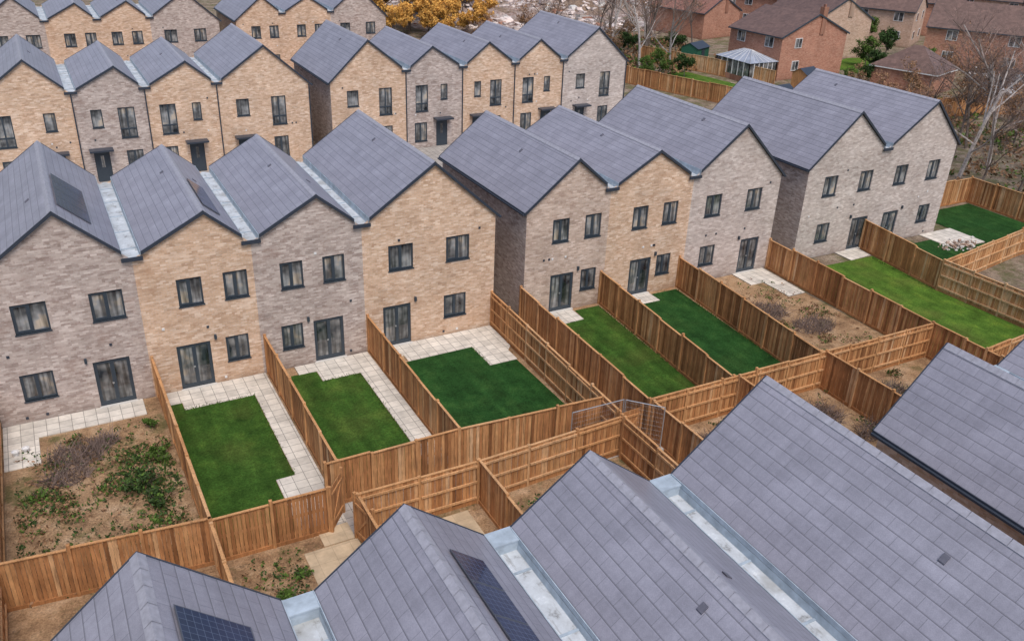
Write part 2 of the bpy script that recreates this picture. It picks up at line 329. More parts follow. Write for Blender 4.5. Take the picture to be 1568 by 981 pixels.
def gard(w,d,g,width):
    r=[(x,ZW,width,1.2,'W') for x in w]
    if d is not None: r.append((d,1.06,1.35,2.06,'D'))
    if g is not None: r.append((g,ZG,width*.97,1.15,'W'))
    return r
def street(sm,t,f,g,sw=.7):
    r=[(sm,4.4,sw,1.2,'S'),(t,4.0,1.05,2.05,'T')]
    if f is not None: r.append((f,1.14,.98,2.1,'F'))
    if g is not None: r.append((g,1.35,1.05,1.5,'W'))
    return r
X1=[-21.3,-15.7,-11.2,-6.5,0.0]; Z1=[6.0,6.2,6.2,6.2,5.82]; P1=[(-18.09,8.37),(-12.9,7.68),(-8.4,7.76),(-3.07,8.55)]
G1=[gard((-19.5,-16.84),-17.09,-19.76,1.2),gard((-13.77,-11.96),-13.94,-12.17,.97),gard((-9.64,-7.81),-8.2,-9.82,.97),gard((-4.72,-1.92),-4.97,-2.05,1.18)]
S1=[street(-17.2,-19.9,-17.2,-19.9),street(-14.4,-12.55,-14.5,-12.4),street(-8.0,-9.9,-8.3,-10.1,.6),street(-4.85,-2.3,-4.9,-2.3,.9)]
X2=[1.68,6.42,11.6,17.8]; Z2=[5.69,6.2,6.2,5.67]; P2=[(4.41,7.89),(9.19,7.80),(14.70,8.61)]
G2=[gard((3.64,5.50),3.87,5.45,.95),gard((8.38,10.29),8.70,10.21,.95),gard((13.17,16.02),16.25,13.19,1.08)]
S2=[street(5.4,3.2,5.4,3.2),street(7.6,10.1,7.6,10.1),street(16,13.4,16,13.4,.9)]
X3=[19.91,25.99,32.37]; Z3=[5.73,6.2,6.0]; P3=[(23.16,8.59),(29.58,8.70)]
G3=[gard((21.84,24.74),25.0,21.95,1.08),gard((27.78,30.69),27.7,30.79,1.08)]
S3=[street(21.5,24.4,21.5,24.4),street(30.9,28,30.9,28)]
XB=[1.6,7.6,12.4,17.1,21.7,28.1]; ZB=[5.75,6.2,6.2,6.2,6.2,5.9]; PB=[(4.6,8.55),(9.8,7.85),(14.7,7.95),(19.4,7.95),(25,8.65)]
SB=[street(3.3,5.9,3.3,5.9,.9),street(10.8,8.9,10.6,8.8,.6),street(13.75,15.4,13.8,15.4,.6),street(20.2,18.4,20.2,18.3,.6),street(23.5,26,23.6,26,.9)]
GB=[gard((3.2,6),3.2,6,1.1),gard((8.8,11),8.8,11,.95),gard((13.5,15.6),13.5,15.6,.95),gard((18.2,20.5),18.2,20.5,.95),gard((23.5,26.3),23.5,26.3,1.1)]
def row(X,Z,P,OS,ON,y0,mats,D=9.75,side=None,**k):
    sol=k.pop('solar',{})
    for i in range(len(P)):
        unit(X[i],X[i+1],Z[i],Z[i+1],P[i][0],P[i][1],y0,y0+D,mats[i],OS[i],ON[i],i==0,i==len(P)-1,sideL=side if i==0 else None,solar=sol.get(i),**k)
row(X1,Z1,P1,G1,S1,0.0,['grey','buff','grey','buff'],solar={0:(1,.12,.62,1.2,5.2,4),1:(1,.15,.6,1.0,4.6,4)})
row(X2,Z2,P2,G2,S2,0.0,['pink','buff','lgrey'],side='grey')
row(X3,Z3,P3,G3,S3,0.0,['lgrey','lgrey'],side='grey')
row(X1,Z1,P1,S1,G1,29.83,['buff','grey','buff','buff'],pipes=True)
row(XB,ZB,PB,SB,GB,29.83,['buff','grey','buff','buff','lgrey'],side='grey',pipes=True)
row(X1,Z1,P1,G1,S1,61.0,['grey','buff','buff','grey'])
row(X2,Z2,P2,G2,S2,61.0,['buff','buff','grey'])
XF=[-21.0,-15.01,-10.43,-5.85,.15]; ZF=[5.9,6.2,6.2,6.2,5.7]; PF=[(-17.76,8.70),(-12.66,8.0),(-8.08,7.96),(-2.84,8.66)]
def sh(ops,d): return [(o[0]+d,)+o[1:] for o in ops]
GF=[sh(G1[0],.4),sh(G1[1],.7),sh(G1[2],.6),sh(G1[3],.2)]; SF=[sh(S1[0],.4),sh(S1[1],.7),sh(S1[2],.6),sh(S1[3],.2)]
row(XF,ZF,PF,SF,GF,-30.2,['buff','grey','buff','buff'],capN=True,solar={0:(1,.16,.66,-25.6,-21.6,4),1:(1,.22,.62,-25.6,-21.7,4)})
row([2.15,6.9,11.6,17.8],[5.80,6.3,6.2,5.67],[(4.31,8.0),(9.19,7.9),(14.7,8.61)],S2,G2,-30.2,['buff','buff','grey'],side='buff',capN=True)
# ------------------------------------------------------------ fences
def fence(pts,h=1.8,rail=1,name='garden_fence',bright=0):
    b=MB()
    for (a,c) in zip(pts[:-1],pts[1:]):
        a=np.array(a,float); c=np.array(c,float); d=c-a; l=np.hypot(*d); d/=l; n=np.array([-d[1],d[0]])
        npan=max(1,round(l/1.9)); pl=l/npan
        def bx(s0,s1,n0,n1,z0,z1,t,lean=0):
            P=[]
            for z,q in ((z0,0),(z1,1)):
                for (s_,m_) in ((s0,n0),(s1,n0),(s1,n1),(s0,n1)):
                    p=a+d*(s_+lean*q)+n*m_; P.append((p[0],p[1],z))
            b.hexa(P,'wood',t)
        for i in range(npan):
            s0=i*pl; hz=h+random.uniform(-.06,.06); pt=random.uniform(-.14,.14)+bright
            bx(s0-.05,s0+.05,-.055,.055,0,hz+random.uniform(.03,.12),.6+pt+random.uniform(-.1,.25),random.uniform(-.02,.02))
            for zz in (.25,.92,1.58): bx(s0+.05,s0+pl-.05,rail*.035,rail*.085,zz,zz+.085,.72+pt)
            bx(s0+.05,s0+pl-.05,-.025,.025,.0,.14,.3+pt)
            bx(s0+.05,s0+pl-.05,-.045,.045,hz-.012,hz+.018,.65+pt)
            nb=int((pl-.1)/.125); w=(pl-.1)/nb
            for k in range(nb):
                q=s0+.05+k*w; o=.010 if k%2 else 0; sgn=-rail
                lo,hi=sorted((sgn*(.002+o),sgn*(.02+o)))
                bx(q-.001,q+w-.013,lo+rail*.03,hi+rail*.03,.14,hz-.012,min(1,max(0,random.gauss(.42,.22)+pt)))
        bx(l-.05,l+.05,-.05,.05,0,h+.06,.6)
    return b.obj(name)
fence([(-15.6,-.06),(-15.5,-11.1)],rail=1)
fence([(-11.04,-.06),(-11.04,-9.9)],rail=1)
fence([(-6.4,-.06),(-6.45,-9.9)],rail=1)
fence([(-.1,-.06),(-.45,-11.3)],rail=-1)
fence([(1.5,-.06),(1.15,-11.2)],rail=1)
fence([(6.2,-.06),(5.4,-11.2)],rail=1)
fence([(11.3,-.06),(10.4,-11.2)],rail=1)
fence([(17.8,-.06),(17.35,-11.4)],rail=1)
fence([(25.5,-.06),(24.6,-6.4)],rail=1); fence([(24.6,-6.4),(24.9,-13.6)],rail=-1,bright=.15)
fence([(-21.4,-10.5),(-15.5,-11.1),(-11.8,-11.2)],rail=1)
fence([(-11.5,-9.95),(-6.45,-9.9),(-.45,-10.3)],rail=1)
fence([(1.15,-11.2),(17.35,-11.4)],rail=-1)
fence([(-11.05,-11.9),(-6.7,-11.95),(-.5,-11.7)],rail=-1)
fence([(-21.4,0),(-21.4,-20.3)],rail=1)
for x in (-15.5,-11.0,-6.65,-.55,1.25,5.6,10.5,17.4):
    fence([(x,-11.95 if -12<x<0 else -11.35),(x,-20.3)],rail=1 if x!=-.55 else -1)
fence([(24.6,-6.4),(33.5,-5.0),(40,-4.5)],rail=-1,bright=.15)
fence([(32.5,3.2),(40,3.3),(40,-4.5)],rail=1)
fence([(17.4,-14.2),(24.9,-13.6)],rail=-1)
fence([(39.0,47),(43.4,33.6),(47,25)],rail=1); fence([(49,56),(52,47),(54,38)],rail=1,bright=.2)
fence([(-21,50),(28,50)],rail=-1)
fence([(66,30),(74,34),(84,38)],rail=1); fence([(56,30),(60,22),(70,20)],rail=1)
for x in (-16,-11,-6.5,-.3,1.5,7.6,12.4,17,21.7): fence([(x,39.7),(x,60.8)],rail=1)
def gate(loc,rz,name='garden_gate'):
    b=MB()
    for i in range(8): b.box(i*.115,i*.115+.108,-.01,.01,.06,1.75,'wood',random.uniform(.2,.6))
    for z in (.3,1.45): b.box(0,.92,-.05,-.012,z,z+.09,'wood',.5)
    b.hexa([(0,-.045,.4),(.1,-.045,.4),(.1,-.013,.4),(0,-.013,.4),(.8,-.045,1.44),(.9,-.045,1.44),(.9,-.013,1.44),(.8,-.013,1.44)],'wood',.5)
    for x in (-.12,.95): b.box(x,x+.09,-.05,.05,0,1.9,'wood',.5)
    o=b.obj(name); o.location=(*loc,0); o.rotation_euler=(0,0,rz)
gate((-11.1,-11.95),-1.35); gate((-11.7,-11.2),.9); gate((-.4,-11.5),.05)
def barrier(p,q,name='temporary_mesh_barrier'):
    b=MB(); p=np.array((*p,0.)); q=np.array((*q,0.)); 
    def P(t,z): r=p+(q-p)*t; return (r[0],r[1],z)
    for t in (0,1): b.tube(P(t,.05),P(t,2.0),.022,.022,'steel',6)
    for z in (.12,2.0): b.tube(P(0,z),P(1,z),.02,.02,'steel',6)
    for i in range(1,24): b.tube(P(i/24,.12),P(i/24,2.0),.002,.002,'steel',3)
    for z in np.arange(.3,2,.2): b.tube(P(0,z),P(1,z),.002,.002,'steel',3)
    for t in (0,1): 
        r=P(t,0); b.box(r[0]-.3,r[0]+.3,r[1]-.1,r[1]+.1,0,.13,'stone')
    b.obj(name)
barrier((-2.3,-11.0),(.0,-11.05)); barrier((.05,-11.1),(1.1,-12.2))
# ------------------------------------------------------------ ground
def sheet(name,poly,z,k):
    b=MB(); b.face([(x,y,z) for x,y in poly],k); o=b.obj(name)
    me=o.data
    if me.polygons[0].normal.z<0: me.flip_normals()
    return o
def rect(x0,x1,y0,y1): return [(x0,y0),(x1,y0),(x1,y1),(x0,y1)]
b=MB(); b.face([(-1500,-1500,-.02),(1500,-1500,-.02),(1500,1500,-.02),(-1500,1500,-.02)],'field'); b.obj('ground')
sheet('garden_soil_ground',rect(-21.4,17.4,-20.5,0),0.0,'soil')
sheet('garden_soil_ground',rect(-21.4,29,39.6,61),0.0,'soilg')
sheet('weedy_soil_ground',rect(-21.3,-15.6,-11,-1.4),.004,'soilg')
sheet('weedy_soil_ground',rect(-6.6,-.6,-20.4,-12),.004,'soilg')
def slab(name,poly,k='slab',z=.04):
    o=sheet(name,poly,z,k)
    n=len(poly); b=MB(); pp=poly if sum((poly[i][0]*poly[(i+1)%n][1]-poly[(i+1)%n][0]*poly[i][1]) for i in range(n))>0 else poly[::-1]
    b.face([(x,y,z) for x,y in pp],k)
    for i in range(n):
        a=pp[i]; c=pp[(i+1)%n]; b.face([(a[0],a[1],0),(c[0],c[1],0),(c[0],c[1],z),(a[0],a[1],z)],k)
    o.data=b.mesh(name)
slab('patio',[(-21.3,0),(-21.3,-3.1),(-20.1,-3.1),(-20.1,-1.25),(-16.2,-1.25),(-16.2,0)])
slab('patio',[(-15.5,0),(-15.5,-1.0),(-14.8,-1.0),(-14.8,-1.6),(-12.0,-1.6),(-12.0,-7.7),(-12.7,-7.7),(-12.7,-10.9),(-11.15,-10.9),(-11.15,0)])
slab('patio',[(-9.9,-.05),(-9.9,-.8),(-9.1,-.8),(-9.1,-1.7),(-7.4,-1.7),(-7.4,-9.8),(-6.5,-9.8),(-6.5,-.05)])
slab('patio',[(-6.3,0),(-6.3,-1.05),(-5.1,-1.05),(-5.1,-1.65),(-1.9,-1.6),(-1.9,-3.5),(-.5,-3.5),(-.5,-2.6),(-.15,-2.2),(-.15,0)])
slab('patio',[(3.1,0),(3.1,-1.4),(4.5,-1.3),(4.5,-.1)]); slab('patio',[(7.8,0),(7.8,-1.1),(9.4,-1.1),(9.4,0)])
slab('patio',[(15.3,0),(15.3,-1.6),(16.2,-1.6),(16.2,-3.6),(17.4,-3.6),(17.6,0)])
slab('patio',[(23.4,0),(23.4,-1.3),(25.2,-1.2),(25.3,0)]); slab('patio',[(31,0),(31,-2.6),(34,-2.6),(34,0)])
sheet('lawn',[(-15.5,-1.02),(-14.82,-1.02),(-14.82,-1.62),(-12.02,-1.62),(-12.02,-7.72),(-12.72,-7.72),(-12.72,-11),(-15.5,-11)],.025,'lawn')
sheet('lawn',[(-10.98,-.7),(-9.12,-.82),(-9.12,-1.72),(-7.42,-1.72),(-7.42,-9.85),(-10.98,-9.85)],.025,'lawn')
sheet('lawn',[(-5.9,-1.68),(-1.92,-1.62),(-1.92,-3.52),(-.55,-3.52),(-.5,-9.9),(-5.9,-9.9)],.025,'astro')
sheet('lawn',[(1.5,-.3),(3.08,-.3),(3.08,-1.42),(4.52,-1.32),(4.6,-.3),(6.05,-.3),(5.4,-11.1),(1.2,-11.1)],.02,'lawn')
sheet('lawn',[(6.2,-.4),(7.78,-.4),(7.78,-1.12),(9.42,-1.12),(9.42,-.3),(11.1,-.3),(10.45,-11.1),(5.5,-11.1)],.02,'astro')
sheet('lawn',[(17.8,-1.2),(25.2,-1.35),(24.6,-6.4),(24.8,-13.5),(17.4,-14.1)],.02,'lawn2')
sheet('lawn',[(25.6,-.9),(31,-.9),(31,-2.7),(34,-2.7),(34,2.8),(39.8,2.9),(39.8,-4.5),(33.5,-4.9),(24.8,-6.2)],.02,'astro')
sheet('alley_path',rect(-11.9,1.2,-11.8,-10.0),.006,'pave')
sheet('side_path',rect(-.1,1.6,-10,9.8),.008,'pave'); sheet('side_path',rect(17.8,19.9,-.2,9.8),.008,'pave')
sheet('side_path',rect(-.4,1.2,-20,-11.8),.008,'pave')
slab('tan_patio',rect(-12.9,-11.1,-20.3,-11.9),'tan',.03); slab('tan_patio',rect(-9.5,-7.2,-15.8,-12.2),'tan',.03)
slab('tan_patio',rect(-12.2,-11.15,-11.85,-11.0),'tan',.035)
sheet('road',rect(-60,34,16.5,23.0),.0,'asphalt')
for y0,y1 in ((9.8,16.4),(23.1,29.8)): slab('pavement',rect(-60,34,y0,y1),'pave',.10)
for y0,y1 in ((16.38,16.5),(23.0,23.12)): 
    b=MB(); b.box(-60,34,y0,y1,0,.125,'kerb'); b.obj('kerb')
sheet('lawn',[(43.6,33.5),(52,36),(50,50),(41,44)],.01,'lawn2')
sheet('lawn',[(30,100),(-40,100),(-40,72),(0,72)],.01,'lawn2')
sheet('lawn',[(70,34),(82,39),(80,50),(70,46)],.01,'lawn2'); sheet('lawn',[(56,24),(66,26),(64,32),(56,31)],.01,'lawn2')
sheet('road',[(72,26),(124,60),(130,53),(82,16)],.0,'asphalt')
# ------------------------------------------------------------ rubble bank
def hill(name,x0,x1,y0,y1,n,hmax,k,seed):
    r=np.random.default_rng(seed); xs=np.linspace(x0,x1,n); ys=np.linspace(y0,y1,n); A,Bq=np.meshgrid(xs,ys); Z=np.zeros_like(A)
    for i in range(90):
        cx=r.uniform(x0,x1); cy=r.uniform(y0,y1); s=r.uniform(2,9); Z+=r.uniform(.2,1)*np.exp(-((A-cx)**2+(Bq-cy)**2)/s**2)
    e=np.minimum(1,np.minimum(np.minimum(A-x0,x1-A)/8,np.minimum(Bq-y0,y1-Bq)/8)); Z=(Z/Z.max()*hmax+r.normal(0,.15,Z.shape))*e-.1*(1-e)
    v=[(A[i,j],Bq[i,j],Z[i,j]) for i in range(n) for j in range(n)]
    f=[(i*n+j,i*n+j+1,(i+1)*n+j+1,(i+1)*n+j) for i in range(n-1) for j in range(n-1)]
    me=bpy.data.meshes.new(name); me.from_pydata(v,[],f); me.materials.append(M[k]); o=bpy.data.objects.new(name,me); col.objects.link(o)
    b=MB()
    for q in range(6500):
        i=r.integers(3,n-3); j=r.integers(3,n-3); x=A[i,j]+r.uniform(-.6,.6); y=Bq[i,j]+r.uniform(-.6,.6); z=Z[i,j]; s=abs(r.normal())*.3+.12
        if math.sin(x*.23)+math.sin(y*.19+x*.1)<-.5: continue
        P=[(x+sx*s*r.uniform(.5,1.3),y+sy*s*r.uniform(.5,1.3),z+sz*s*r.uniform(.4,1)) for sz in (-.3,.8) for sx,sy in ((-1,-1),(1,-1),(1,1),(-1,1))]
        b.hexa(P,'rock' if r.uniform()<.8 else ('red' if r.uniform()<.4 else 'stone'))
    b.obj('rubble_stones')
hill('rubble_bank',30,150,72,190,120,3.5,'rubble',3)
# ------------------------------------------------------------ vegetation
def leafcard(b,p,s,k,t,up=.0):
    d=rng.normal(size=3); d/=np.linalg.norm(d); e=np.cross(d,rng.normal(size=3)); e/=np.linalg.norm(e)
    d=d*s; e=e*s*.6; p=np.array(p)
    b.face([p-d,p+e,p+d,p-e],k,[(0,0)]*4,t)
def treemesh(name,h,seed,levels=4,leafk=None,nleaf=3,ls=.22,spread=.6,barkk='bark',trunk=.16,kids=5):
    r=random.Random(seed); b=MB()
    def br(p,d,l,rad,lv):
        q=p; dd=d
        ns=3 if lv<2 else 2
        pts=[p]
        for i in range(ns):
            dd=(dd+Vector((r.gauss(0,.12),r.gauss(0,.12),r.gauss(.05,.08)))).normalized(); nq=q+dd*(l/ns)
            b.tube(q,nq,rad*(1-i/ns*.5),rad*(1-(i+1)/ns*.5),barkk if lv<2 else 'twig',5 if lv<2 else 3,r.random()); q=nq; pts.append(q)
        if lv>=levels-1:
            if leafk:
                for k in range(nleaf):
                    c=pts[r.randint(1,len(pts)-1)]+Vector((r.gauss(0,.2),r.gauss(0,.2),r.gauss(0,.2)))
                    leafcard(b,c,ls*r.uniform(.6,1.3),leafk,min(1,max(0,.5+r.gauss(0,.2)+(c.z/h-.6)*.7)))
            return
        for k in range(kids+ (2 if lv==0 else 0)):
            f=r.uniform(.35,1) if lv else r.uniform(.25,1)
            idx=min(len(pts)-2,int(f*(len(pts)-1))); st=pts[idx].lerp(pts[idx+1],f*(len(pts)-1)-idx if f<1 else 1)
            a=r.uniform(0,6.283); side=Vector((math.cos(a),math.sin(a),r.uniform(-.1,.7))).normalized()
            nd=(d*.55+side*spread*1.3).normalized()
            br(st,nd,l*r.uniform(.42,.66),rad*.42,lv+1)
    br(Vector((0,0,-.1)),Vector((0,0,1)),h*.66,trunk*h/8,0)
    return b.mesh(name)
def put(name,me,x,y,s=1,rz=None,z=0):
    o=bpy.data.objects.new(name,me); col.objects.link(o); o.location=(x,y,z); o.scale=(s,s,s*random.uniform(.9,1.1)); o.rotation_euler=(0,0,random.uniform(0,6.28) if rz is None else rz); return o
bare=[treemesh('bare_tree',11,11,5,None,0,.2,.5,'birch',.13),treemesh('bare_tree',10,12,5,'bleaf',1,.09,.6,'bark',.11),treemesh('bare_tree',10,14,5,None,1,.09,.45,'bark',.12)]
orange=[treemesh('autumn_tree',8,21,4,'oleaf',26,.24,.65),treemesh('autumn_tree',8,22,4,'oleaf',18,.22,.65)]
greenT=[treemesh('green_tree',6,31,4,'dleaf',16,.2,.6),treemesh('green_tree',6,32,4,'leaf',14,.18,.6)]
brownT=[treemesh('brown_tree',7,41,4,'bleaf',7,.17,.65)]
for i,(x,y,s) in enumerate(((44.6,7.4,1.05),(47,10,.9),(43,4.6,.7),(50,5,.9),(53,13,.9),(47.5,1,.85),(56,8,.9),(42.5,11,.7),(60,16,.8),(52,0,.8),(58,2,.8),(46,13,.8),(49,8,1.0),(45.5,3,.8))):
    put('bare_tree',bare[i%3],x,y,s)
for i,(x,y,s) in enumerate(((46,52,1.05),(50,57,.95),(53,60,1.0),(47,60,.9),(56,64,1.0),(45,70,1.0),(60,70,1.0),(40,64,.8),(66,82,.9),(75,90,.9),(57,75,1.0),(43,57,.8),(49,50,.9),(62,62,.8),(52,68,1.0))):
    put('bare_tree',bare[i%3],x,y,s)
for i,(x,y,s) in enumerate(((26,86,1.0),(30,84,1.05),(34,85,.95),(38,84,.9),(23,90,1.1),(28,92,1.2),(33,94,1.2),(38,92,1.1),(43,95,1.0),(20,86,.8),(48,100,.9),(36,88,1.0),(24,82,.75),
    (27,79,.5),(30,78,.55),(33,79,.5),(36,78,.45),(39,80,.5),(29,82,.6),(35,82,.6),(31,75,.4),(25,77,.45),(41,84,.55),(32,81,.6))):
    put('autumn_tree',orange[i%2],x,y,s)
for x,y,s in ((40,50,.45),(43,47,.4),(46,48,.5),(50,60,.5),(56,58,.5),(72,40,.5),(75,44,.6),(78,38,.5),(82,47,.6),(66,36,.4),(88,56,.6),(100,66,.7),(48,46,.45),(71,48,.6),(60,34,.4)):
    put('green_tree',random.choice(greenT),x,y,s)
for x,y,s in ((42,54,.5),(46,58,.5),(37,62,.6),(52,64,.6),(60,32,.45),(64,28,.5),(57,26,.5),(70,26,.6),(50,22,.5),(54,18,.6),(46,16,.5),(62,20,.6),(78,34,.5),(110,70,.8),(106,84,.9),(66,18,.6),(74,22,.6),(34,70,.6),(42,72,.6),(58,12,.6),(64,8,.6),(70,14,.7)):
    put('brown_tree',brownT[0],x,y,s)
def bush(name,x,y,r,h,k,n,s=.06,tw=True):
    b=MB()
    cl=[(rng.uniform(-r,r)*.7,rng.uniform(-r,r)*.7,rng.uniform(.15,.85)*h,rng.uniform(.15,.4)*r) for _ in range(12)]
    for i in range(n):
        c=cl[rng.integers(len(cl))]; p=rng.normal(size=3); p/=np.linalg.norm(p); q=rng.uniform(.2,1.5)
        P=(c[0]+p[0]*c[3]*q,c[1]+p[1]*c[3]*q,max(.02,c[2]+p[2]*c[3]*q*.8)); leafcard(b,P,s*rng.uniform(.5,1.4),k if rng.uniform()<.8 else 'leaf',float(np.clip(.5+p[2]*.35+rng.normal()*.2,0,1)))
    if tw:
        for i in range(18):
            c=cl[rng.integers(len(cl))]; b.tube((0,0,0),(c[0]*1.3+rng.normal()*.1,c[1]*1.3+rng.normal()*.1,c[2]+c[3]),.012,.004,'twig',3,.4)
    o=b.obj(name); o.location=(x,y,0)
def brush(name,x,y,r,h,n):
    b=MB()
    for i in range(n):
        a=rng.uniform(0,6.283); rr=r*math.sqrt(rng.uniform(0,1)); p=np.array([math.cos(a)*rr,math.sin(a)*rr*.7,0]); d=np.array([rng.normal()*.7,rng.normal()*.7,rng.uniform(.2,1.1)]); d/=np.linalg.norm(d)
        l=h*rng.uniform(.5,1.2); m=p+d*l*.5; e=m+(d+rng.normal(size=3)*.35)*l*.5; e[2]=max(e[2],.03); t=float(rng.uniform(0,.7))
        b.tube(p,m,.014,.010,'twig',3,t); b.tube(m,e,.010,.003,'twig',3,t)
    o=b.obj(name); o.location=(x,y,0)
def weeds(name,x0,x1,y0,y1,n,clumps=8,kk=('leaf','dleaf','bleaf'),sc=1):
    b=MB(); cs=[(rng.uniform(x0,x1),rng.uniform(y0,y1),rng.uniform(.3,1.1)*sc) for _ in range(clumps)]
    for i in range(n):
        if rng.uniform()<.75: c=cs[rng.integers(clumps)]; x=c[0]+rng.normal()*c[2]*.5; y=c[1]+rng.normal()*c[2]*.5
        else: x=rng.uniform(x0,x1); y=rng.uniform(y0,y1)
        x=min(max(x,x0),x1); y=min(max(y,y0),y1); k=kk[rng.integers(len(kk))]
        for j in range(5): leafcard(b,(x+rng.normal()*.07*sc,y+rng.normal()*.07*sc,rng.uniform(.02,.16)*sc),rng.uniform(.03,.075)*sc,k,float(rng.uniform(0,1)))
    b.obj(name)
weeds('weeds',-20.9,-15.9,-10.6,-1.8,1300,24); weeds('weeds',-15.2,-13.1,-20,-11.6,420,8); weeds('weeds',-10.7,-9.6,-19,-12.4,200,5)
weeds('weeds',-6.3,-.8,-19,-12.4,700,12); weeds('weeds',11.4,17,-10.8,-.6,550,9,('bleaf','bleaf','leaf')); weeds('weeds',1.6,5.4,-20,-11.7,300,8)
weeds('weeds',5.9,17,-19,-11.8,700,14,('bleaf','leaf','dleaf')); weeds('weeds',41,70,-15,32,2600,60,('bleaf','leaf','bleaf'),3); weeds('weeds',34,60,48,76,1600,40,('bleaf','leaf','bleaf'),4)
weeds('weeds',-17.6,-15.8,-8.5,-1.8,220,7,('leaf','dleaf','leaf'))
for x,y,r,h,k,n in ((-17.0,-6.0,.8,.6,'dleaf',800),(-16.6,-7.4,.7,.5,'dleaf',650),(-16.3,-4.6,.5,.5,'leaf',450),(-16.2,-2.3,.3,.6,'leaf',350),(-18.9,-9.3,.3,.2,'leaf',250),(-20.3,-5.2,.4,.2,'leaf',250),
    (-14.0,-13.6,.4,.35,'leaf',450),(-13.6,-14.8,.4,.35,'dleaf',350),(-7.9,-14.9,.4,.6,'leaf',420),(-4.9,-13.6,.6,.5,'dleaf',500),(-3.2,-13.0,.6,.5,'dleaf',450),(-2.2,-14.2,.5,.4,'leaf',400),(7.7,-12.3,.35,.8,'leaf',300),(-13.2,-12.8,.3,.25,'leaf',200)):
    bush('shrub',x,y,r,h,k,n)
for x,y,r,h,n in ((-18.9,-3.2,1.0,.55,420),(-19.4,-4.4,.8,.5,300),(-17.9,-2.6,.5,.5,160),(13.6,-4.6,1.3,.5,520),(14.8,-6.8,1.2,.45,460),(12.6,-3.2,.8,.4,260),(8.5,-13.2,1.2,.6,450),(10,-15,.9,.5,260),(13,-13,1,.5,360),(3.2,-12.6,.7,.4,160),(-10.2,-13,.5,.4,140),(7,-13.6,.9,.5,300),(-20.2,-9.2,.5,.4,120)):
    brush('dead_brush',x,y,r,h,n)
b=MB()
for (x0,y0,x1,y1) in ((-15.45,-1.1,-15.45,-11),(-12.05,-1.7,-12.05,-7.6),(-14.8,-1.6,-12,-1.6),(-7.45,-1.8,-7.45,-9.8),(-9.1,-1.75,-7.4,-1.75),(-10.9,-.8,-10.9,-9.8),(-5.9,-1.7,-5.9,-9.8),(-1.9,-1.7,-1.9,-3.5),(1.6,-.4,1.3,-11),(6.0,-.4,5.5,-11),(11,-.5,10.5,-11),(17.9,-1.3,17.6,-13),(24.9,-1.5,24.5,-6.3)):
    l=math.hypot(x1-x0,y1-y0)
    for i in range(int(l*30)):
        t=rng.uniform(); x=x0+(x1-x0)*t+rng.normal()*.05; y=y0+(y1-y0)*t+rng.normal()*.05
        a=rng.uniform(0,6.28); w=.022; hh=rng.uniform(.04,.12); b.face([(x-w*math.cos(a),y-w*math.sin(a),.02),(x+w*math.cos(a),y+w*math.sin(a),.02),(x+rng.normal()*.03,y+rng.normal()*.03,.02+hh)],'leaf',None,float(rng.uniform(0,1)))
b.obj('grass_tufts')
